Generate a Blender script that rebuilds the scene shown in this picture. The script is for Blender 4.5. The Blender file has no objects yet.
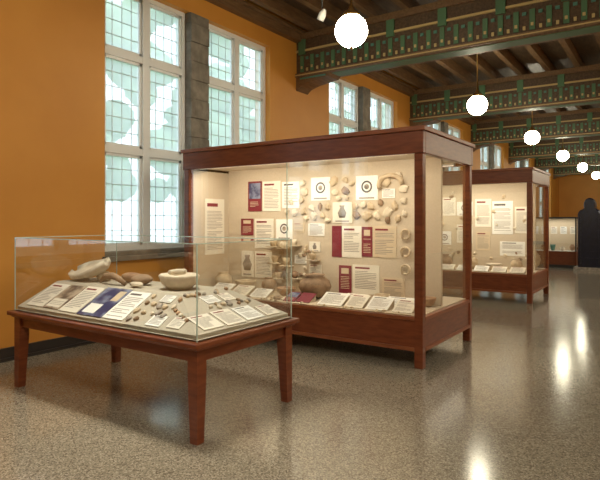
import bpy, bmesh, math, random
from mathutils import Matrix, Vector
random.seed(7)
sc=bpy.context.scene
try:
    sc.view_settings.view_transform='Standard'
except Exception: pass

# ---------------------------------------------------------------- materials
MATS={}
def base(name, col, rough=.6, metal=0, spec=.5):
    m=bpy.data.materials.new(name); m.use_nodes=True
    nt=m.node_tree; b=nt.nodes['Principled BSDF']
    b.inputs['Base Color'].default_value=(*col,1)
    b.inputs['Roughness'].default_value=rough
    b.inputs['Metallic'].default_value=metal
    b.inputs['Specular IOR Level'].default_value=spec
    MATS[name]=m
    return m,nt,b
def noisy(name,c1,c2,scale=5,rough=.6,stretch=(1,1,1),bump=0,detail=4,spec=.5,lo=.3,hi=.7):
    m,nt,b=base(name,c1,rough,0,spec)
    tc=nt.nodes.new('ShaderNodeTexCoord'); mp=nt.nodes.new('ShaderNodeMapping')
    mp.inputs['Scale'].default_value=stretch
    n=nt.nodes.new('ShaderNodeTexNoise'); n.inputs['Scale'].default_value=scale; n.inputs['Detail'].default_value=detail
    r=nt.nodes.new('ShaderNodeValToRGB')
    r.color_ramp.elements[0].color=(*c1,1); r.color_ramp.elements[1].color=(*c2,1)
    r.color_ramp.elements[0].position=lo; r.color_ramp.elements[1].position=hi
    nt.links.new(tc.outputs['Object'],mp.inputs[0]); nt.links.new(mp.outputs[0],n.inputs['Vector'])
    nt.links.new(n.outputs['Fac'],r.inputs[0]); nt.links.new(r.outputs[0],b.inputs['Base Color'])
    if bump:
        bp=nt.nodes.new('ShaderNodeBump'); bp.inputs['Strength'].default_value=bump; bp.inputs['Distance'].default_value=.02
        nt.links.new(n.outputs['Fac'],bp.inputs['Height']); nt.links.new(bp.outputs[0],b.inputs['Normal'])
    return m
noisy('mahogany',(.125,.030,.011),(.20,.056,.02),6,.3,(1,1,6),spec=.4)
noisy('mahogany_light',(.19,.058,.022),(.28,.092,.036),6,.3,(1,1,6),spec=.4)
noisy('ochre_paint',(.60,.265,.042),(.66,.305,.052),1.2,.55)
noisy('stone',(.14,.125,.10),(.26,.235,.195),7,.8,bump=.3)
noisy('ceiling_wood',(.06,.036,.02),(.12,.072,.038),4,.5,(6,1,6))
noisy('joist_wood',(.12,.066,.03),(.21,.12,.055),4,.5,(6,1,6))
noisy('display_fabric',(.54,.46,.35),(.60,.51,.39),60,.9)
noisy('grey_mat',(.42,.38,.31),(.50,.46,.37),80,.9)
noisy('clay_tan',(.46,.36,.24),(.66,.54,.38),12,.8,bump=.3)
noisy('clay_brown',(.20,.13,.08),(.40,.28,.18),10,.75,bump=.3)
noisy('clay_red',(.34,.2,.12),(.5,.33,.2),10,.75,bump=.3)
noisy('bone',(.58,.50,.38),(.80,.72,.58),9,.7,bump=.4)
noisy('grey_rock',(.2,.18,.16),(.42,.38,.33),14,.85,bump=.5)
noisy('foliage',(.16,.26,.14),(.42,.58,.34),3,.9,bump=1)
noisy('grass',(.14,.24,.10),(.25,.35,.16),3,.9)
noisy('photo_navy',(.02,.035,.12),(.22,.26,.38),9,.4,lo=.42,hi=.62)
noisy('photo_sepia',(.10,.08,.07),(.5,.42,.33),9,.4,lo=.4,hi=.62)
noisy('dark_blue_stone',(.003,.005,.014),(.009,.013,.04),9,.3,(3,3,1),bump=.3)
base('window_paint',(.80,.83,.84),.45)
base('lead',(.60,.65,.68),.5)
base('baseboard_black',(.03,.028,.028),.3)
base('paper_cream',(.80,.76,.66),.7)
base('paper_white',(.86,.86,.82),.7)
base('paper_tan',(.62,.51,.36),.7)
base('maroon_print',(.20,.012,.03),.6)
base('ink',(.30,.27,.24),.8)
base('ink_dark',(.09,.085,.09),.8)
base('green_paint',(.08,.17,.085),.5)
base('gold_paint',(.52,.38,.16),.45)
base('teal_paint',(.08,.21,.16),.5)
base('brass',(.55,.38,.15),.3,1)
base('white_metal',(.75,.74,.70),.4)
base('black_metal',(.02,.02,.02),.4)
base('bark',(.10,.07,.05),.9)
# terrazzo
m,nt,b=base('terrazzo',(.4,.37,.32),.13)
tc=nt.nodes.new('ShaderNodeTexCoord')
v=nt.nodes.new('ShaderNodeTexVoronoi'); v.inputs['Scale'].default_value=110
nt.links.new(tc.outputs['Object'],v.inputs['Vector'])
r=nt.nodes.new('ShaderNodeValToRGB'); r.color_ramp.interpolation='CONSTANT'
e=r.color_ramp.elements; e[0].position=0; e[0].color=(.13,.108,.077,1); e[1].position=.2; e[1].color=(.25,.217,.16,1)
x=e.new(.5); x.color=(.20,.172,.126,1); x=e.new(.8); x.color=(.34,.30,.23,1)
sep=nt.nodes.new('ShaderNodeSeparateColor'); nt.links.new(v.outputs['Color'],sep.inputs[0])
nt.links.new(sep.outputs[0],r.inputs[0])
n=nt.nodes.new('ShaderNodeTexNoise'); n.inputs['Scale'].default_value=.8; nt.links.new(tc.outputs['Object'],n.inputs['Vector'])
mr=nt.nodes.new('ShaderNodeMapRange'); mr.inputs['To Min'].default_value=.12; mr.inputs['To Max'].default_value=.19
nt.links.new(n.outputs['Fac'],mr.inputs['Value']); nt.links.new(mr.outputs[0],b.inputs['Roughness'])
nt.links.new(r.outputs[0],b.inputs['Base Color'])
b.inputs['Specular IOR Level'].default_value=.75
# clear glass (thin sheet)
def glassmat(name,tint,refl=.9):
    m=bpy.data.materials.new(name); m.use_nodes=True; nt=m.node_tree; nt.nodes.clear()
    o=nt.nodes.new('ShaderNodeOutputMaterial'); t=nt.nodes.new('ShaderNodeBsdfTransparent'); t.inputs[0].default_value=(*tint,1)
    g=nt.nodes.new('ShaderNodeBsdfGlossy'); g.inputs['Roughness'].default_value=.01; g.inputs[0].default_value=(refl,refl,refl,1)
    f=nt.nodes.new('ShaderNodeFresnel'); f.inputs[0].default_value=1.85
    mx=nt.nodes.new('ShaderNodeMixShader')
    nt.links.new(f.outputs[0],mx.inputs[0]); nt.links.new(t.outputs[0],mx.inputs[1]); nt.links.new(g.outputs[0],mx.inputs[2]); nt.links.new(mx.outputs[0],o.inputs[0])
    MATS[name]=m
glassmat('clear_glass',(.97,.985,.975))
base('glass_edge',(.45,.58,.52),.15)
m=bpy.data.materials.new('window_glass'); m.use_nodes=True; nt=m.node_tree; nt.nodes.clear()
o=nt.nodes.new('ShaderNodeOutputMaterial'); t=nt.nodes.new('ShaderNodeBsdfTransparent'); t.inputs[0].default_value=(.88,.94,.98,1)
g=nt.nodes.new('ShaderNodeBsdfTranslucent'); g.inputs[0].default_value=(.78,.87,.93,1)
mx=nt.nodes.new('ShaderNodeMixShader'); mx.inputs[0].default_value=.62
nt.links.new(t.outputs[0],mx.inputs[1]); nt.links.new(g.outputs[0],mx.inputs[2]); nt.links.new(mx.outputs[0],o.inputs[0])
MATS['window_glass']=m
def emis(name,col,s):
    m=bpy.data.materials.new(name); m.use_nodes=True; nt=m.node_tree; nt.nodes.clear()
    o=nt.nodes.new('ShaderNodeOutputMaterial'); e=nt.nodes.new('ShaderNodeEmission'); e.inputs[0].default_value=(*col,1); e.inputs[1].default_value=s
    nt.links.new(e.outputs[0],o.inputs[0]); MATS[name]=m
emis('opal_globe',(1,.92,.68),42)
emis('tube',(1,.86,.66),1.6)

# ---------------------------------------------------------------- mesh builder
class MB:
    def __init__(s): s.v=[];s.f=[];s.m=[];s.mats=[];s.sm=[]
    def mi(s,n):
        if n not in s.mats: s.mats.append(n)
        return s.mats.index(n)
    def add(s,vs,fs,mat,M=None,smooth=False):
        o=len(s.v)
        for p in vs:
            p=Vector(p)
            if M is not None: p=M@p
            s.v.append(p)
        k=s.mi(mat)
        for f in fs:
            s.f.append([i+o for i in f]); s.m.append(k); s.sm.append(smooth)
    def box(s,x0,x1,y0,y1,z0,z1,mat,M=None):
        vs=[(x0,y0,z0),(x1,y0,z0),(x1,y1,z0),(x0,y1,z0),(x0,y0,z1),(x1,y0,z1),(x1,y1,z1),(x0,y1,z1)]
        s.add(vs,[(0,3,2,1),(4,5,6,7),(0,1,5,4),(1,2,6,5),(2,3,7,6),(3,0,4,7)],mat,M)
    def quad(s,a,b,c,d,mat,M=None): s.add([a,b,c,d],[(0,1,2,3)],mat,M)
    def rev(s,prof,mat,M=None,n=24,a0=0,a1=2*math.pi,jit=0):
        full=abs(a1-a0-2*math.pi)<1e-4
        cols=n if full else n+1
        vs=[]
        for i in range(cols):
            a=a0+(a1-a0)*i/n
            for r_,z in prof:
                rr=r_*(1+random.uniform(-jit,jit))
                vs.append((rr*math.cos(a),rr*math.sin(a),z))
        P=len(prof); fs=[]
        for i in range(n):
            j=(i+1)%cols
            for k in range(P-1):
                fs.append((i*P+k,j*P+k,j*P+k+1,i*P+k+1))
        s.add(vs,fs,mat,M,True)
        if not full:
            s.add(vs[:P],[tuple(range(P))],mat,M); s.add(vs[-P:],[tuple(range(P))],mat,M)
    def cyl(s,x,y,z0,z1,r_,mat,n=12,M=None):
        T=Matrix.Translation((x,y,0)); T=M@T if M is not None else T
        s.rev([(0,z0),(r_,z0),(r_,z1),(0,z1)],mat,T,n)
    def shard(s,M,r_,mat,th=.02):
        n=random.randint(6,9); a=random.random()*6; pts=[]
        for i in range(n):
            rr=r_*random.uniform(.65,1.1); t_=a+2*math.pi*i/n
            pts.append((rr*math.cos(t_),rr*math.sin(t_)*.8))
        vs=[(p[0],p[1],0) for p in pts]+[(p[0]*.95,p[1]*.95,th*.7) for p in pts]+[(p[0]*.55,p[1]*.55,th) for p in pts]+[(0,0,th*1.08)]
        fs=[tuple(range(n-1,-1,-1))]
        for i in range(n):
            j=(i+1)%n
            fs+=[(i,j,n+j,n+i),(n+i,n+j,2*n+j,2*n+i),(2*n+i,2*n+j,3*n)]
        s.add(vs,fs,mat,M)
    def rock(s,M,r_,mat,sub=2,amp=.18):
        bm=bmesh.new(); bmesh.ops.create_icosphere(bm,subdivisions=sub,radius=r_)
        sd=[Vector((random.uniform(-1,1),random.uniform(-1,1),random.uniform(-1,1))).normalized() for _ in range(6)]
        for v_ in bm.verts:
            n_=v_.co.normalized(); d=sum(math.cos(3*n_.dot(q)+k) for k,q in enumerate(sd))/6
            v_.co*=1+amp*3*d*.6+random.uniform(-amp,amp)*.2
        vs=[v_.co.copy() for v_ in bm.verts]; fs=[[v_.index for v_ in f.verts] for f in bm.faces]; bm.free()
        s.add(vs,fs,mat,M,True)
    def tube(s,pts,rads,mat,M=None,n=10):
        vs=[];fs=[];P=len(pts)
        for i in range(P):
            a=Vector(pts[max(0,i-1)]);b=Vector(pts[min(P-1,i+1)]);d=(b-a).normalized()
            u=d.orthogonal().normalized() if i==0 else (u-d*u.dot(d)).normalized()
            w=d.cross(u)
            for k in range(n):
                t_=2*math.pi*k/n; vs.append(Vector(pts[i])+(u*math.cos(t_)+w*math.sin(t_))*rads[i])
        for i in range(P-1):
            for k in range(n):
                fs.append((i*n+k,i*n+(k+1)%n,(i+1)*n+(k+1)%n,(i+1)*n+k))
        fs+=[tuple(range(n-1,-1,-1)),tuple(range((P-1)*n,P*n))]
        s.add(vs,fs,mat,M,True)
    def build(s,name,parent=None,bevel=0):
        me=bpy.data.meshes.new(name); me.from_pydata([tuple(v_) for v_ in s.v],[],s.f)
        for n_ in s.mats: me.materials.append(MATS[n_])
        for p,k,q in zip(me.polygons,s.m,s.sm): p.material_index=k; p.use_smooth=q
        me.update()
        ob=bpy.data.objects.new(name,me); sc.collection.objects.link(ob)
        if parent: ob.parent=parent
        if bevel:
            md=ob.modifiers.new('bevel','BEVEL'); md.width=bevel; md.segments=2; md.limit_method='ANGLE'
        return ob
def empty(name):
    o=bpy.data.objects.new(name,None); sc.collection.objects.link(o); return o
def T(x,y,z): return Matrix.Translation((x,y,z))
def R(a,ax): return Matrix.Rotation(a,4,ax)
def S(x,y,z): return Matrix.Diagonal((x,y,z,1))

# panel in local XY plane, facing +Z
def panel(mb,M,w,h,kind):
    th=.008
    bg={'text':'paper_cream','tan':'paper_tan','white':'paper_white','fig':'paper_white','figc':'paper_cream','maroon':'maroon_print','navy':'photo_navy','sepia':'photo_sepia','mtext':'maroon_print','nm':'maroon_print'}[kind]
    mb.box(-w/2,w/2,-h/2,h/2,0,th,bg,M)
    z=th+.0015
    def q(a,b,c,d,mat,zz=z): mb.quad((a,b,zz),(c,b,zz),(c,d,zz),(a,d,zz),mat,M)
    def lines(x0,x1,y0,y1,mat='ink',pitch=None):
        p=pitch or max(.014,min(.022,h/16)); y=y1
        while y-p*.45>y0:
            if random.random()>.08: q(x0,y-p*.34,x0+(x1-x0)*random.choice([1,1,.97,.93,.6]),y,mat)
            y-=p
    if kind in('text','tan','white'):
        q(-w*.4,h*.36,w*.15,h*.42,'maroon_print' if kind!='white' else 'ink_dark')
        lines(-w*.4,w*.4,-h*.42,h*.28)
    elif kind in('fig','figc'):
        if kind=='fig':
            rr=min(w,h)*.25
            mb.rev([(rr*.72,z),(rr,z)],'ink_dark',M@T(0,h*.05,0),18); mb.rev([(0,z),(rr*.45,z)],'photo_sepia',M@T(0,h*.05,0),12)
        else:
            mb.rev([(a*h*.8,b_*h*.6-h*.25) for a,b_ in [(0,0),(.2,0),(.3,.4),(.12,.8),(.18,1),(0,1)]],'ink',M@T(0,0,z)@S(1,1,.01)@R(math.radians(-90),'X'),12)
        q(-w*.35,-h*.44,w*.35,-h*.38,'ink')
    elif kind=='nm':
        q(-w*.42,-h*.08,w*.42,h*.44,'photo_navy'); lines(-w*.35,w*.3,-h*.42,-h*.18,'paper_tan')
    elif kind=='mtext':
        lines(-w*.35,w*.35,-h*.4,h*.1,'paper_tan'); q(-w*.3,h*.2,w*.3,h*.4,'paper_tan')
    elif kind=='navy':
        q(-w*.4,-h*.42,w*.1,-h*.1,'paper_white'); q(w*.15,h*.05,w*.42,h*.4,'paper_tan')
    elif kind=='sepia':
        q(-w*.42,-h*.44,w*.42,-h*.1,'paper_cream'); lines(-w*.38,w*.38,-h*.40,-h*.14)

# ---------------------------------------------------------------- room
XW=-6.25; XR=5.0; YB=-4.0; YF=40.0; ZC=5.55; SP=5.76
wt=.35
Z0,Z1=1.17,4.87
pairs=[4.54+SP*k for k in range(-1,6)]
mb=MB(); y=YB
for p in pairs:
    mb.box(XW-wt,XW,y,p,0,ZC,'ochre_paint'); mb.box(XW-wt,XW,p,p+3.62,0,Z0-.06,'ochre_paint'); mb.box(XW-wt,XW,p,p+3.62,Z1,ZC,'ochre_paint'); y=p+3.62
mb.box(XW-wt,XW,y,YF,0,ZC,'ochre_paint')
mb.build('wall_left')
mb=MB()
for p in pairs:   # stone piers between paired windows, coursed
    z=Z0-.06; k=0
    while z<Z1-.01:
        h=min(.30,Z1-z); o_=.0 if k%2 else .012
        mb.box(XW-wt+.02,XW+.03-o_,p+1.56,p+1.96,z+.006,z+h-.006,'stone')
        z+=h;k+=1
    mb.box(XW-wt+.03,XW+.005,p+1.575,p+1.945,Z0-.06,Z1,'stone')
mb.build('trim_1')
mb=MB()
for p in pairs: mb.box(XW-wt,XW+.08,p-.04,p+3.66,Z0-.13,Z0-.06+.001,'stone'); mb.box(XW-wt,XW,p,p+3.62,Z0-.06,Z0,'stone')
mb.build('trim_2',bevel=.01)
wi=1
for p in pairs:
    for a,b_ in((p,p+1.56),(p+1.96,p+3.62)):
        mb=MB(); xf=XW-.16
        fr=.07
        mb.box(xf-.05,xf+.05,a,a+fr,Z0,Z1,'window_paint'); mb.box(xf-.05,xf+.05,b_-fr,b_,Z0,Z1,'window_paint')
        mb.box(xf-.05,xf+.05,a+fr,b_-fr,Z0,Z0+fr,'window_paint'); mb.box(xf-.05,xf+.05,a+fr,b_-fr,Z1-fr,Z1,'window_paint')
        c=(a+b_)/2; mb.box(xf-.05,xf+.06,c-.06,c+.06,Z0+fr,Z1-fr,'window_paint')
        tz=[2.58,3.92]
        for t_ in tz: mb.box(xf-.045,xf+.055,a+fr,b_-fr,t_-.05,t_+.05,'window_paint')
        zs=[Z0+fr]+tz+[Z1-fr]
        for s0,s1 in((a+fr,c-.06),(c+.06,b_-fr)):
            for k in range(3):
                za=zs[k]+(.05 if k else 0); zb=zs[k+1]-(.05 if k<2 else 0)
                # sash
                for q0,q1,q2,q3 in((s0,s0+.04,za,zb),(s1-.04,s1,za,zb),(s0,s1,za,za+.04),(s0,s1,zb-.04,zb)):
                    mb.box(xf-.03,xf+.03,q0,q1,q2,q3,'window_paint')
                nv=4; nh=max(2,round((zb-za)/.2))
                for i in range(1,nv): yy=s0+(s1-s0)*i/nv; mb.box(xf-.006,xf+.006,yy-.004,yy+.004,za,zb,'lead')
                for i in range(1,nh): zz=za+(zb-za)*i/nh; mb.box(xf-.006,xf+.006,s0,s1,zz-.004,zz+.004,'lead')
                mb.quad((xf,s0,za),(xf,s1,za),(xf,s1,zb),(xf,s0,zb),'window_glass')
        mb.build('window_%d'%wi); wi+=1
mb=MB(); mb.box(XR,XR+.3,YB,YF,0,ZC,'ochre_paint'); mb.build('wall_right')
mb=MB(); mb.box(XW-wt,XR+.3,YB-.3,YB,0,ZC,'ochre_paint'); mb.build('wall_back')
mb=MB(); mb.box(XW-wt,XR+.3,YF,YF+.3,0,ZC,'ochre_paint'); mb.build('wall_far')
mb=MB(); mb.box(XW-wt,XR+.3,YB-.3,YF+.3,-.2,0,'terrazzo'); mb.build('floor')
mb=MB(); mb.box(XW-wt,XR+.3,YB-.3,YF+.3,ZC,ZC+.2,'ceiling_wood'); mb.build('ceiling')
mb=MB(); mb.box(XW,XW+.03,YB,YF,0,.15,'baseboard_black'); mb.box(XW,XW+.045,YB,YF,0,.04,'baseboard_black'); mb.build('baseboard_left')
mb=MB(); mb.box(XW+.03,XR,YF-.03,YF,0,.15,'baseboard_black'); mb.build('baseboard_far')
mb=MB(); mb.box(XW,XW+.14,YB,YF,5.16,5.34,'joist_wood'); mb.box(XW,XW+.2,YB,YF,5.3,5.36,'joist_wood'); mb.build('trim_3')
# joists
mb=MB(); x=XW+.4
while x<XR:
    mb.box(x-.06,x+.06,YB,YF,5.32,ZC,'joist_wood'); x+=.66
mb.build('ceiling_joists')
# main painted beams
for k in range(-1,6):
    yc=9.23+SP*k
    mb=MB(); y0,y1=yc-.19,yc+.19
    mb.box(XW,XR,y0,y1,4.52,5.33,'ceiling_wood')
    mb.box(XW,XR,y0-.05,y1+.05,4.46,4.53,'joist_wood')
    mb.box(XW,XR,y0-.06,y1+.06,5.2,5.32,'joist_wood')
    mb.box(XW,XR,y0-.03,y1+.03,4.96,5.0,'gold_paint')
    mb.box(XW,XR,y0-.054,y1+.054,4.485,4.505,'gold_paint')
    mb.box(XW,XR,y0+.05,y1-.05,4.452,4.46,'green_paint')
    x=XW+.1
    i=0
    while x<XR-.1:
        for sgn,yy in((-1,y0),(1,y1)):
            a,b_=sorted((yy,yy+sgn*.02))
            mb.box(x,x+.08,a,b_,4.56,4.88,'green_paint')
            mb.box(x+.02,x+.06,min(a,yy+sgn*.03),max(b_,yy+sgn*.03),4.62,4.67,'gold_paint')
            mb.box(x+.14,x+.18,a,b_,4.57,4.63,'gold_paint')
            mb.box(x+.13,x+.19,a,b_,4.80,4.85,'teal_paint')
            if i%4==0: mb.box(x-.03,x+.12,min(a,yy+sgn*.04),max(b_,yy+sgn*.04),4.90,5.2,'green_paint')
        x+=.24;i+=1
    # small corbel at wall
    pts=[(XW,4.46),(XW+.8,4.46),(XW+.74,4.40),(XW+.3,4.34),(XW+.1,4.28),(XW,4.2)]
    if k>=0:
        vs=[(p[0],y0-.02,p[1]) for p in pts]+[(p[0],y1+.02,p[1]) for p in pts]; n_=len(pts)
        mb.add(vs,[tuple(range(n_)),tuple(range(2*n_-1,n_-1,-1))]+[(i,i+n_,(i+1)%n_+n_,(i+1)%n_) for i in range(n_)],'joist_wood')
        mb.box(XW+.1,XW+.7,y0-.035,y0-.02,4.41,4.44,'teal_paint')
    mb.build('ceiling_beam')

# ---------------------------------------------------------------- lamps
def globe(x,y):
    mb=MB(); z=4.15; r_=.22
    prof=[(0,-r_)]+[(r_*math.cos(t_),r_*math.sin(t_)) for t_ in [math.radians(a) for a in range(-80,76,10)]]+[(0,r_*.98)]
    mb.rev(prof,'opal_globe',T(x,y,z),24)
    mb.rev([(0,.17),(.10,.17),(.125,.2),(.11,.24),(.05,.28),(.025,.33),(.014,.36),(.014,ZC-z-.06),(.08,ZC-z-.05),(.09,ZC-z)],'brass',T(x,y,z),16)
    mb.rev([(0,-.25),(.012,-.245),(.02,-.23),(.03,-.21),(0,-.2)],'brass',T(x,y,z),12)
    mb.build('globe_pendant_lamp')
for k in range(-1,6): globe(-3.57,6.46+SP*k)
for k in range(-1,6): globe(2.6,6.46+SP*k)  # second row, never in view, added as fill light
# track spotlight near beam
def spot(x,y,z,top):
    mb=MB(); mb.cyl(x,y,z+.1,top,.01,'black_metal',8); mb.rev([(0,-.08),(.055,-.08),(.06,.02),(.03,.09),(0,.1)],'white_metal',T(x,y,z)@R(.5,'Y'),14); mb.build('ceiling_spotlight')
spot(-4.4,7.05,4.72,ZC)

# ---------------------------------------------------------------- big cases
def big_case(x0,x1,y0,y1,zt=2.61,lb=150):
    root=empty('museum_display_case'); P=.095
    mb=MB()
    for a in(x0,x1-P):
        for b_ in(y0,y1-P):
            mb.box(a,a+P,b_,b_+P,0,zt-.29,'mahogany')
    mb.build('posts',root,.006)
    mb=MB()
    i=.012
    mb.box(x0+P,x1-P,y0+i,y0+.06,.2,.53,'mahogany'); mb.box(x0+P,x1-P,y1-.06,y1-i,.2,.53,'mahogany')
    mb.box(x0+i,x0+.06,y0+P,y1-P,.2,.53,'mahogany'); mb.box(x1-.06,x1-i,y0+P,y1-P,.2,.53,'mahogany')
    for z_,o_ in((.53,.0),(.2,.004)):
        mb.box(x0+P,x1-P,y0-o_,y0+.05,z_-.02,z_+.02,'mahogany_light'); mb.box(x0+P,x1-P,y1-.05,y1+o_,z_-.02,z_+.02,'mahogany_light')
        mb.box(x0-o_,x0+.05,y0+P,y1-P,z_-.02,z_+.02,'mahogany_light'); mb.box(x1-.05,x1+o_,y0+P,y1-P,z_-.02,z_+.02,'mahogany_light')
    mb.box(x0+.06,x1-.06,y0+.06,y1-.06,.2,.24,'black_metal')
    mb.build('base_rails',root,.004)
    mb=MB()
    o_=.012
    mb.box(x0-o_,x1+o_,y0-o_,y0+.06,zt-.29,zt-.05,'mahogany'); mb.box(x0-o_,x1+o_,y1-.06,y1+o_,zt-.29,zt-.05,'mahogany')
    mb.box(x0-o_,x0+.06,y0+.06,y1-.06,zt-.29,zt-.05,'mahogany'); mb.box(x1-.06,x1+o_,y0+.06,y1-.06,zt-.29,zt-.05,'mahogany')
    mb.box(x0-.035,x1+.035,y0-.035,y1+.035,zt-.05,zt,'mahogany_light')
    mb.build('top_fascia',root,.006)
    yc=(y0+y1)/2; zi=zt-.25
    mb=MB()
    mb.box(x0+.05,x1-.05,y0+.05,y1-.05,.50,.56,'display_fabric')
    mb.box(x0+.1,x1-.1,yc-.025,yc+.025,.56,zi,'display_fabric')
    mb.box(x0+.05,x1-.05,y0+.06,y1-.06,zi,zi+.03,'display_fabric')
    mb.box(x0+.035,x0+.06,y0+P,y1-P,.56,zi,'display_fabric')
    mb.build('display_partition',root)
    mb=MB()
    mb.box(x0+.2,x1-.2,y0+.065,y0+.12,zi-.03,zi,'white_metal'); mb.box(x0+.2,x1-.2,y1-.12,y1-.065,zi-.03,zi,'white_metal')
    mb.box(x0+.22,x1-.22,y0+.075,y0+.11,zi-.035,zi-.029,'tube'); mb.box(x0+.22,x1-.22,y1-.11,y1-.075,zi-.035,zi-.029,'tube')
    mb.build('light_tubes',root)
    mb=MB(); g=.03
    za,zb=.55,zt-.29
    mb.quad((x0+P,y0+g,za),(x1-P,y0+g,za),(x1-P,y0+g,zb),(x0+P,y0+g,zb),'clear_glass')
    mb.quad((x0+P,y1-g,za),(x1-P,y1-g,za),(x1-P,y1-g,zb),(x0+P,y1-g,zb),'clear_glass')
    mb.quad((x1-g,y0+P,za),(x1-g,y1-P,za),(x1-g,y1-P,zb),(x1-g,y0+P,zb),'clear_glass')
    xm=(x0+x1)/2
    mb.box(xm-.005,xm+.005,y0+g-.004,y0+g+.004,za,zb,'glass_edge'); mb.box(xm-.005,xm+.005,y1-g-.004,y1-g+.004,za,zb,'glass_edge')
    mb.build('glazing',root)
    for yy,sg in((y0+.2,1),(y1-.2,-1)):
        L=bpy.data.lights.new('case_light','AREA'); L.shape='RECTANGLE'; L.size=x1-x0-.5; L.size_y=.08; L.energy=lb; L.color=(1,.87,.67)
        lo=bpy.data.objects.new('tube_light',L); lo.location=((x0+x1)/2,yy,zi-.04); lo.rotation_euler=(math.radians(18*sg),0,0); sc.collection.objects.link(lo); lo.parent=root
    return root
CX0,CX1,CY0,CY1=-5.81,-2.2,5.55,7.29
case1=big_case(CX0,CX1,CY0,CY1,lb=33)
case2=big_case(CX0,CX1,11.06,12.8,lb=33)

def pots(kind,h,r_):
    if kind=='bowl': p=[(0,0),(.4,.0),(.75,.3),(1,.85),(1,1),(.93,1),(.9,.85),(.68,.35),(0,.12)]
    elif kind=='jar': p=[(0,0),(.45,.0),(.85,.25),(1,.5),(.9,.75),(.55,.9),(.5,.94),(.6,1),(.54,1),(.44,.93),(.5,.85),(.8,.7),(.85,.5),(0,.1)]
    elif kind=='cup': p=[(0,0),(.7,0),(.85,.5),(1,1),(.9,1),(.75,.5),(0,.15)]
    elif kind=='olla': p=[(0,0),(.3,.02),(.8,.2),(1,.48),(.88,.74),(.5,.9),(.62,1),(.55,1),(.42,.9),(.8,.7),(0,.15)]
    return [(a*r_,b_*h) for a,b_ in p]

WP=lambda x,y,z: T(x,y,z)@R(math.radians(90),'X')    # faces -Y
yp=6.42-.025
items=[(-5.31,2.18,-5.05,1.73,'nm'),(-5.03,2.17,-4.70,1.73,'text'),(-4.67,2.15,-4.37,1.77,'white'),
(-5.45,1.62,-5.21,1.37,'mtext'),(-5.18,1.62,-4.83,1.18,'text'),(-5.18,1.13,-4.86,.74,'text'),(-5.44,1.13,-5.21,.74,'figc'),
(-4.78,1.61,-4.49,1.31,'fig'),(-4.17,2.19,-3.86,1.87,'fig'),(-3.46,2.18,-3.14,1.86,'fig'),(-3.82,1.84,-3.52,1.56,'figc'),
(-3.83,1.52,-3.68,1.10,'maroon'),(-3.67,1.52,-3.38,1.10,'text'),(-3.37,1.51,-3.22,1.12,'mtext'),(-3.21,1.52,-2.88,1.12,'tan'),
(-3.72,.99,-3.53,.62,'mtext'),(-3.51,1.01,-3.12,.63,'text'),(-3.08,.86,-2.77,.6,'tan'),
(-4.47,1.56,-4.28,1.42,'tan'),(-4.22,1.55,-3.95,1.38,'white'),(-4.45,1.1,-4.25,.98,'white'),(-4.2,.98,-4.0,.84,'text'),(-3.08,2.0,-2.9,1.88,'white'),(-4.2,1.3,-4.02,1.16,'figc')]
mb=MB()
for a,zt_,b_,zb_,kd in items: panel(mb,WP((a+b_)/2,yp,(zt_+zb_)/2),b_-a,zt_-zb_,kd)
panel(mb,T(CX0+.06,6.12,1.50)@R(math.radians(90),'Z')@R(math.radians(90),'X'),.42,.84,'text')
mb.build('exhibit_text_panels',case1)
def onwall(mb,x,z,r_,mat='clay_tan',y=yp): mb.shard(T(x,y,z)@R(math.radians(90),'X')@R(random.random()*6,'Z'),r_,mat,.035)
mb=MB(); cl=['clay_tan','clay_tan','clay_brown','bone','bone']
spots=[(-4.32,2.12,.06),(-4.28,2.0,.07),(-4.33,1.88,.06),(-4.45,1.7,.07),(-4.3,1.72,.06),(-3.8,2.13,.08),(-3.78,1.98,.07),(-3.62,2.14,.06),(-3.62,2.0,.07),(-3.6,1.9,.05),(-3.72,1.89,.05),(-3.52,2.08,.05),
(-4.15,1.77,.06),(-4.02,1.78,.06),(-4.12,1.66,.07),(-3.98,1.66,.05),(-3.90,1.78,.05),(-4.25,1.62,.05),(-3.9,1.6,.05),(-3.47,1.78,.06),(-3.35,1.8,.06),(-3.24,1.78,.07),(-3.45,1.66,.07),(-3.3,1.65,.08),(-3.15,1.66,.07),(-3.0,1.7,.08),(-2.9,1.78,.07),(-3.02,2.1,.10),(-2.85,2.16,.07),(-2.86,1.62,.06),(-3.0,1.6,.05),(-3.1,1.82,.06),(-2.78,2.0,.08),(-2.78,1.84,.06),(-2.77,1.68,.05),(-4.5,1.85,.05),(-4.58,1.72,.05)]
for x,z,r_ in spots: onwall(mb,x,z,r_,random.choice(cl))
for _ in range(22): onwall(mb,random.uniform(-4.8,-3.95),random.uniform(.8,1.26),random.uniform(.025,.05),random.choice(cl))
# ring handles
for z in(1.42,1.2,.98):
    mb.tube([(-2.75+.06*math.cos(t_*.6),yp-.03,z+.06*math.sin(t_*.6)) for t_ in range(-3,8)],[.014]*11,'clay_tan')
mb.tube([(-2.95+.16*math.cos(t_*.35),yp-.04,2.05+.12*math.sin(t_*.35)) for t_ in range(0,11)],[.03]*11,'clay_tan')
mb.build('mounted_pottery_sherds',case1)
# bracket shelf cups
mb=MB()
for x,z,k in[(-4.78,1.22,'cup'),(-4.6,1.2,'jar'),(-4.42,1.24,'cup'),(-4.75,.98,'bowl'),(-4.55,.95,'cup'),(-4.4,.78,'jar'),(-4.68,.76,'cup'),(-4.1,1.05,'bowl')]:
    mb.box(x-.09,x+.09,yp-.14,yp,z-.012,z,'display_fabric')
    mb.rev(pots(k,random.uniform(.08,.12),.055),random.choice(cl),T(x,yp-.075,z),16)
mb.build('shelf_cups',case1)

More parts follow.
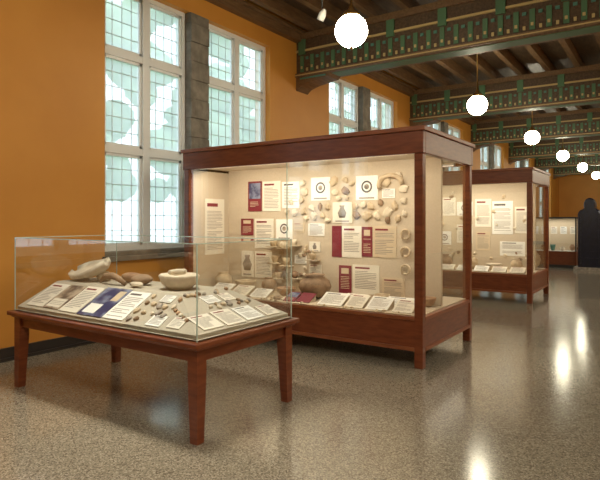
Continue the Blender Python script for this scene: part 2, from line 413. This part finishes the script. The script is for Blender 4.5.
# deck items: low slanted label rail & pots
D=.56
mb=MB()
def stand(mb,x,y,w,h,kind,tilt=28):
    M=T(x,y,D)@R(math.radians(tilt),'X')
    panel(mb,M@T(0,h/2,.0),w,h,kind)
    s_=math.sin(math.radians(tilt)); c_=math.cos(math.radians(tilt))
    a=w/2-.01
    mb.add([(x-a,y,D),(x+a,y,D),(x+a,y+h*c_,D),(x-a,y+h*c_,D),(x-a,y+h*c_,D+h*s_),(x+a,y+h*c_,D+h*s_)],[(0,3,2,1),(2,3,4,5),(0,4,3),(1,2,5)],'display_fabric')
for x,y,w,h,k in[(-5.35,5.75,.34,.24,'white'),(-4.95,5.72,.3,.24,'text'),(-4.6,5.72,.28,.2,'white'),(-4.05,5.68,.18,.2,'nm'),(-3.85,5.7,.2,.2,'maroon'),(-3.45,5.68,.34,.26,'white'),(-3.12,5.68,.24,.26,'text'),(-2.82,5.68,.28,.26,'white'),(-2.5,5.68,.24,.24,'text'),(-3.3,5.98,.3,.2,'text'),(-2.7,6.0,.36,.2,'white')]:
    stand(mb,x,y,w,h,k)
mb.build('slanted_label_stands',case1)
def pot(name,x,y,z,kind,h,r_,mat,tilt=0,n=28):
    mb=MB(); mb.rev(pots(kind,h,r_),mat,T(x,y,z+.001)@R(tilt,'X'),n); return mb.build(name)
pot('clay_olla',-3.92,6.1,D,'olla',.32,.22,'clay_brown')
pot('broad_clay_bowl',-4.35,6.05,D,'bowl',.12,.13,'clay_red')
pot('tan_clay_bowl',-5.2,6.2,D,'bowl',.15,.16,'clay_tan')
pot('tan_clay_jar',-5.55,6.1,D,'jar',.26,.13,'clay_tan')
pot('brown_clay_jar',-4.75,6.18,D,'jar',.22,.11,'clay_brown')
pot('small_clay_bowl',-3.03,6.28,D,'bowl',.1,.10,'clay_tan')
pot('red_clay_bowl',-2.42,6.27,D,'bowl',.11,.10,'clay_red')
mb=MB()
for _ in range(26):
    mb.shard(T(random.uniform(-5.6,-2.4),random.uniform(5.62,5.67),D)@R(random.random()*6,'Z'),random.uniform(.02,.035),random.choice(cl),.02)
for _ in range(14):
    mb.shard(T(random.uniform(-4.5,-4.15),random.uniform(5.7,5.88),D)@R(random.random()*6,'Z'),random.uniform(.03,.05),random.choice(cl),.03)
mb.build('deck_pottery_sherds',case1)

# second case content
y2=11.93-.025; mb=MB()
xs=-5.6
for x,z,w,h,k in[(-5.3,1.9,.3,.45,'text'),(-4.9,1.9,.3,.4,'nm'),(-4.5,1.85,.34,.5,'white'),(-4.1,1.9,.3,.4,'text'),(-5.2,1.2,.4,.4,'tan'),(-4.6,1.2,.3,.4,'text'),(-4.2,1.2,.3,.3,'fig'),
 (-3.75,1.85,.34,.3,'fig'),(-3.35,1.75,.34,.6,'text'),(-2.95,1.65,.42,.7,'white'),(-2.55,1.6,.3,.55,'text'),(-3.75,1.3,.34,.4,'text'),(-3.35,1.15,.3,.4,'tan'),(-2.75,1.0,.5,.3,'white')]:
    panel(mb,WP(x,y2,z),w,h,k)
mb.build('exhibit_text_panels',case2)
mb=MB()
for _ in range(50): mb.shard(WP(random.uniform(-5.6,-2.4),y2,random.uniform(.75,1.0) if random.random()<.6 else random.uniform(1.4,2.2))@R(random.random()*6,'Z'),random.uniform(.03,.06),random.choice(cl),.035)
mb.build('mounted_pottery_sherds',case2)
mb=MB()
for x,y,k,h,r_,m_ in[(-5.3,11.6,'jar',.3,.16,'clay_tan'),(-4.7,11.6,'bowl',.15,.17,'clay_red'),(-4.1,11.6,'olla',.3,.18,'clay_brown'),(-3.5,11.6,'jar',.28,.13,'clay_tan'),(-3.05,11.6,'bowl',.14,.16,'bone'),(-2.6,11.6,'jar',.25,.12,'clay_tan'),(-2.45,12.3,'olla',.4,.18,'clay_tan'),(-2.9,12.4,'jar',.5,.16,'clay_red')]:
    mb.rev(pots(k,h,r_),m_,T(x,y,D),24)
mb.build('clay_vessels',case2)
mb=MB()
for i in range(9): 
    x=-5.3+i*.35
    M=T(x,11.15,D)@R(math.radians(28),'X'); panel(mb,M@T(0,.11,0),.28,.2,random.choice(['white','text']))
    mb.add([(x-.13,11.15,D),(x+.13,11.15,D),(x+.13,11.33,D),(x-.13,11.33,D),(x-.13,11.33,D+.093),(x+.13,11.33,D+.093)],[(0,3,2,1),(2,3,4,5),(0,4,3),(1,2,5)],'display_fabric')
mb.build('slanted_label_stands',case2)

# ---------------------------------------------------------------- table vitrine
def table(x0,x1,y0,y1,zt=.73,zg=1.43,full=True):
    root=empty('display_table'); mb=MB()
    for a,sx in((x0+.05,1),(x1-.05,-1)):
        for b_,sy in((y0+.05,1),(y1-.05,-1)):
            vs=[]
            for z,w in((0,.07),(.5,.095),(zt-.02,.095)):
                vs+=[(a,b_,z),(a+sx*w,b_,z),(a+sx*w,b_+sy*w,z),(a,b_+sy*w,z)]
            fs=[(0,1,2,3),(8,9,10,11)]+[(k*4+i,k*4+(i+1)%4,k*4+4+(i+1)%4,k*4+4+i) for k in(0,1) for i in range(4)]
            mb.add(vs,fs,'mahogany')
    mb.build('legs',root)
    mb=MB(); i=.07
    mb.box(x0+i,x1-i,y0+i,y0+i+.03,zt-.15,zt-.03,'mahogany'); mb.box(x0+i,x1-i,y1-i-.03,y1-i,zt-.15,zt-.03,'mahogany')
    mb.box(x0+i,x0+i+.03,y0+i+.03,y1-i-.03,zt-.15,zt-.03,'mahogany'); mb.box(x1-i-.03,x1-i,y0+i+.03,y1-i-.03,zt-.15,zt-.03,'mahogany')
    mb.build('apron',root)
    mb=MB(); mb.box(x0,x1,y0,y1,zt-.04,zt,'mahogany'); mb.box(x0+.03,x1-.03,y0+.03,y1-.03,zt-.06,zt-.035,'mahogany_light'); mb.build('table_top',root,.008)
    g=.055; a,b_,c,d=x0+g,x1-g,y0+g,y1-g
    mb=MB(); z=zt
    mb.box(a,b_,c,d,zt,zt+.012,'grey_mat'); mb.build('display_mat',root)
    mb=MB()
    mb.quad((a,c,z),(b_,c,z),(b_,c,zg),(a,c,zg),'clear_glass'); mb.quad((a,d,z),(b_,d,z),(b_,d,zg),(a,d,zg),'clear_glass')
    mb.quad((a,c,z),(a,d,z),(a,d,zg),(a,c,zg),'clear_glass'); mb.quad((b_,c,z),(b_,d,z),(b_,d,zg),(b_,c,zg),'clear_glass')
    mb.quad((a,c,zg),(b_,c,zg),(b_,d,zg),(a,d,zg),'clear_glass')
    e_=.0035
    for p_ in((a,c),(b_,c),(b_,d),(a,d)): mb.box(p_[0]-e_,p_[0]+e_,p_[1]-e_,p_[1]+e_,z,zg,'glass_edge')
    for yy in(c,d): mb.box(a,b_,yy-e_,yy+e_,zg-e_,zg+e_,'glass_edge')
    for xx in(a,b_): mb.box(xx-e_,xx+e_,c,d,zg-e_,zg+e_,'glass_edge')
    mb.build('glass_cover',root)
    return root
TX0,TX1,TY0,TY1=-5.27,-2.73,2.73,4.0
tab=table(TX0,TX1,TY0,TY1)
# hipped riser
za=.742; zp=.985
b0=(-5.20,-2.81,2.80,3.93); t0=(-5.12,-3.34,3.16,3.70)
mb=MB()
vs=[(b0[0],b0[2],za),(b0[1],b0[2],za),(b0[1],b0[3],za),(b0[0],b0[3],za),(b0[0],b0[2],za+.03),(b0[1],b0[2],za+.03),(b0[1],b0[3],za+.03),(b0[0],b0[3],za+.03),(t0[0],t0[2],zp),(t0[1],t0[2],zp),(t0[1],t0[3],zp),(t0[0],t0[3],zp)]
mb.add(vs,[(0,3,2,1)]+[(k*4+i,k*4+(i+1)%4,k*4+4+(i+1)%4,k*4+4+i) for k in(0,1) for i in range(4)]+[(8,9,10,11)],'grey_mat')
mb.build('display_riser',tab)
ang=math.atan2(zp-za-.03,t0[2]-b0[2]); angr=math.atan2(zp-za-.03,b0[1]-t0[1])
def FS(x,s): # point on front slope, s metres up-slope
    return T(x,b0[2],za+.03)@R(ang,'X')@T(0,s,0.001)
def RS(y,s):
    return T(b0[1],y,za+.03)@R(math.radians(90),'Z')@R(angr,'X')@T(0,s,0.001)
mb=MB()
for x,s,w,h,k in[(-4.96,.205,.27,.34,'text'),(-4.69,.205,.25,.34,'sepia'),(-4.42,.205,.26,.36,'text'),(-4.10,.21,.34,.38,'navy'),(-3.79,.205,.26,.36,'white'),
 (-3.42,.34,.14,.09,'white'),(-3.3,.08,.16,.12,'white'),(-3.08,.09,.14,.12,'text')]:
    panel(mb,FS(x,s),w,h,k)
for y,s,w,h,k in[(3.02,.13,.22,.2,'text'),(3.27,.13,.22,.22,'text'),(3.52,.13,.22,.2,'white'),(3.76,.11,.18,.16,'text'),(3.35,.42,.16,.12,'white'),(3.55,.42,.14,.12,'text')]:
    panel(mb,RS(y,s),w,h,k)
mb.build('label_cards',tab)
mb=MB()
cm=['clay_tan','grey_rock','clay_brown','grey_rock','bone','clay_red']
for i in range(5):
    for j in range(4):
        x=-3.60+i*.085; s=.05+j*.10
        if (j==0 and i>1) or (j==3 and i in(1,2,3)): continue
        mb.shard(FS(x+random.uniform(-.02,.02),s+random.uniform(-.01,.02))@T(0,0,.002)@R(random.random()*6,'Z'),random.uniform(.022,.038),random.choice(cm),.02)
for i in range(5): mb.shard(FS(-3.22+i*.05,.22-i*.022)@R(random.random()*6,'Z'),.024,random.choice(cm),.018)
for i in range(26):
    y=random.uniform(3.15,3.75); s=random.uniform(.28,.34) if i%2 else random.uniform(.50,.55)
    mb.shard(RS(y,s)@T(0,0,.002)@R(random.random()*6,'Z'),random.uniform(.02,.035),random.choice(cm),.02)
mb.build('small_sherds',tab)
# large pieces on the plateau
mb=MB()   # trough-shaped grinding slab leaning on a stone
N1,N2=14,8; vs=[];fs=[]
for lay in(0,1):
    for i in range(N1+1):
        for j in range(N2+1):
            u_=i/N1*2-1; v_=j/N2*2-1
            x_=.26*u_; w_=.16*(1-.2*u_)*math.sqrt(max(0.03,1-abs(u_)**3)); y_=w_*v_*(1+.06*math.sin(4*u_))
            z_=.05*(v_*v_)+.05*u_*u_*(1 if u_>0 else .3)+(.07 if lay else 0)*(1-.25*abs(v_))
            vs.append((x_,y_,z_))
W=N2+1; Q=(N1+1)*W
for i in range(N1):
    for j in range(N2):
        a=i*W+j
        fs.append((a,a+1,a+W+1,a+W)); fs.append((Q+a,Q+a+W,Q+a+W+1,Q+a+1))
for i in range(N1):
    a=i*W; fs.append((a,a+W,Q+a+W,Q+a)); a=i*W+N2; fs.append((a,Q+a,Q+a+W,a+W))
for j in range(N2):
    fs.append((j,Q+j,Q+j+1,j+1)); a=N1*W+j; fs.append((a,a+1,Q+a+1,Q+a))
mb.add(vs,fs,'bone',T(-4.84,3.40,zp+.055)@R(math.radians(-9),'Y')@R(math.radians(24),'X'),True)
mb.rock(T(-4.72,3.42,zp+.05)@S(1,1.4,1),.055,'bone'); mb.rock(T(-4.98,3.40,zp+.028),.036,'bone')
mb.build('grinding_slab')
mb=MB()
mb.tube([(-4.58,3.28,zp+.02),(-4.50,3.28,zp+.075),(-4.38,3.27,zp+.085),(-4.28,3.27,zp+.06),(-4.2,3.27,zp+.018)],[.018,.03,.034,.028,.018],'clay_brown')
mb.build('vessel_handle_fragment')
mb=MB()
mb.rock(T(-4.40,3.50,zp+.055)@S(1.5,1,.6),.085,'clay_red'); mb.rock(T(-4.14,3.42,zp+.05)@S(1.5,1,.55),.085,'clay_brown'); mb.rock(T(-3.96,3.58,zp+.05)@S(1.1,1,.6),.06,'grey_rock'); mb.rock(T(-4.02,3.26,zp+.03)@S(1.7,1,.45),.05,'bone')
mn=min(v_.z for v_ in mb.v)
for v_ in mb.v: v_.z+=zp+.001-mn
mb.build('stone_tools')
mb=MB()
mb.rev([(0,0),(.10,0),(.155,.05),(.185,.12),(.17,.135),(.14,.10),(.09,.05),(0,.035)],'bone',T(-3.62,3.40,zp+.001)@S(1.05,.9,1.0),24,0,2*math.pi,.015)
mb.tube([(-3.76,3.42,zp+.14),(-3.64,3.38,zp+.15),(-3.52,3.37,zp+.165)],[.022,.03,.026],'bone')
mb.build('stone_mortar')

# ---------------------------------------------------------------- far gallery
def low_case(x0,x1,y0,y1,zt=1.65):
    root=empty('glass_vitrine'); mb=MB()
    mb.box(x0,x1,y0,y1,0,.1,'black_metal'); mb.box(x0,x1,y0,y1,.1,.55,'mahogany'); mb.build('cabinet',root,.005)
    mb=MB(); p=.04
    for a in(x0,x1-p):
        for b_ in(y0,y1-p): mb.box(a,a+p,b_,b_+p,.55,zt,'black_metal')
    mb.box(x0,x1,y0,y1,zt,zt+.05,'black_metal')
    mb.box(x0+p,x1-p,y0+.02,y1-.02,.55,.57,'paper_white'); mb.box(x0+p,x1-p,(y0+y1)/2-.02,(y0+y1)/2+.02,.57,zt,'paper_tan')
    mb.build('frame',root)
    mb=MB()
    mb.quad((x0,y0+.01,.55),(x1,y0+.01,.55),(x1,y0+.01,zt),(x0,y0+.01,zt),'clear_glass'); mb.quad((x1-.01,y0,.55),(x1-.01,y1,.55),(x1-.01,y1,zt),(x1-.01,y0,zt),'clear_glass')
    mb.build('glazing',root)
    mb=MB()
    n_=5
    for i in range(n_):
        x=x0+.15+(x1-x0-.3)*i/(n_-1)
        mb.rev(pots(random.choice(['jar','bowl','cup','olla']),random.uniform(.12,.25),.09),random.choice(['clay_tan','teal_paint','bone','clay_red']),T(x,y0+.2,.57),16)
        panel(mb,WP(x,(y0+y1)/2-.02,1.25),.2,.25,random.choice(['text','white']))
    mb.build('contents',root)
    L=bpy.data.lights.new('vitrine_fill','AREA'); L.shape='RECTANGLE'; L.size=x1-x0-.2; L.size_y=.1; L.energy=6; L.color=(1,.93,.8)  # added fill to brighten the contents, no lamp modelled
    lo=bpy.data.objects.new('vitrine_fill',L); lo.location=((x0+x1)/2,y0+.15,zt-.02); sc.collection.objects.link(lo); lo.parent=root
low_case(-4.1,-2.6,20.0,20.9)
low_case(-4.4,-2.8,23.4,24.3)
low_case(-3.9,-2.4,28.4,29.3)
# tall dark carved figure stele: straight body, rounded shoulders, small head
mb=MB(); sx,sy=-2.15,19.6
mb.box(sx-.44,sx+.44,sy-.34,sy+.34,0,.10,'grey_rock')
half=[(.33,.10),(.34,.25),(.335,.6),(.335,1.1),(.34,1.5),(.34,1.74),(.32,1.84),(.27,1.91),(.20,1.94),(.155,1.98),(.165,2.06),(.155,2.16),(.11,2.25),(.05,2.29),(0,2.30)]
out=[(sx+a,b_) for a,b_ in half]+[(sx-a,b_) for a,b_ in half[-2::-1]]
n_=len(out); d=.24; e_=.05
def ring(off,sc_):
    return [(sx+(p[0]-sx)*sc_,sy+off,p[1]-(.0 if p[1]<.11 else (1-sc_)*.3)) for p in out]
rings=[ring(-d,.88),ring(-d+e_,1),ring(d-e_,1),ring(d,.88)]
vs=[p for r_ in rings for p in r_]
fs=[tuple(range(n_)),tuple(range(4*n_-1,3*n_-1,-1))]+[(k*n_+i,(k+1)*n_+i,(k+1)*n_+(i+1)%n_,k*n_+(i+1)%n_) for k in range(3) for i in range(n_)]
mb.add(vs,fs,'dark_blue_stone')
for k in range(6): mb.box(sx-.24,sx+.24,sy-d-.015,sy-d+.02,.35+k*.22,.40+k*.22,'dark_blue_stone')
for a in(-.27,.24): mb.box(sx+a,sx+a+.03,sy-d-.02,sy-d+.02,.2,1.7,'dark_blue_stone')
mb.build('carved_stone_stele')
# far-wall doorway
mb=MB(); yy=YF-.001; mb.box(-1.6,-1.45,yy-.06,yy,0,2.5,'mahogany'); mb.box(.45,.6,yy-.06,yy,0,2.5,'mahogany'); mb.box(-1.6,.6,yy-.06,yy,2.4,2.6,'mahogany'); mb.box(-1.45,.45,yy-.04,yy,0,2.4,'mahogany_light'); mb.build('door_1')

# ---------------------------------------------------------------- exterior
mb=MB(); mb.box(-60,XW-wt,-20,60,-1.2,-1,'grass'); mb.build('lawn')
for i,(x,y,s_) in enumerate([(-13,5,2.4),(-15,9,2.6),(-13.5,12.8,2.4),(-15,17.5,2.6),(-14,23,2.5),(-15,30,2.5)]):
    mb=MB(); mb.tube([(x,y,-.98),(x+.1,y,1.5),(x,y+.1,4)],[.25,.2,.15],'bark')
    for _ in range(20):
        mb.rock(T(x+random.uniform(-1,1)*s_*.6,y+random.uniform(-1,1)*s_*.75,random.uniform(2.6,8.5)),random.uniform(.4,.85),'foliage',3,.4)
    mb.build('tree')
w=bpy.data.worlds.new('sky'); sc.world=w; w.use_nodes=True
bg=w.node_tree.nodes['Background']; bg.inputs[0].default_value=(.85,.93,1,1); bg.inputs[1].default_value=3.1

# added area lights for fill, out of view, not real fixtures
def area(x,y,z,sx_,sy_,e_,col=(1,.91,.75),sp=180):
    L=bpy.data.lights.new('gallery_fill','AREA'); L.shape='RECTANGLE'; L.size=sx_; L.size_y=sy_; L.energy=e_; L.color=col; L.spread=math.radians(sp)
    o_=bpy.data.objects.new('unseen_fill_light',L); o_.location=(x,y,z); sc.collection.objects.link(o_); return o_
a_=area(.5,.5,5.2,3,3,230); a_.rotation_euler=(math.radians(20),math.radians(20),0)
area(-3.6,3.1,4.9,1.2,.8,60,sp=70)
area(2.5,9,5.2,2,6,160)
area(2.5,18,5.2,2,8,240)

cam=bpy.data.cameras.new('camera'); co=bpy.data.objects.new('camera',cam); sc.collection.objects.link(co)
co.location=(0,0,1.6); co.rotation_euler=(math.radians(90),0,math.radians(34.3)); cam.lens=32.7; cam.sensor_width=36; cam.shift_y=-20/600; cam.clip_end=200
sc.camera=co
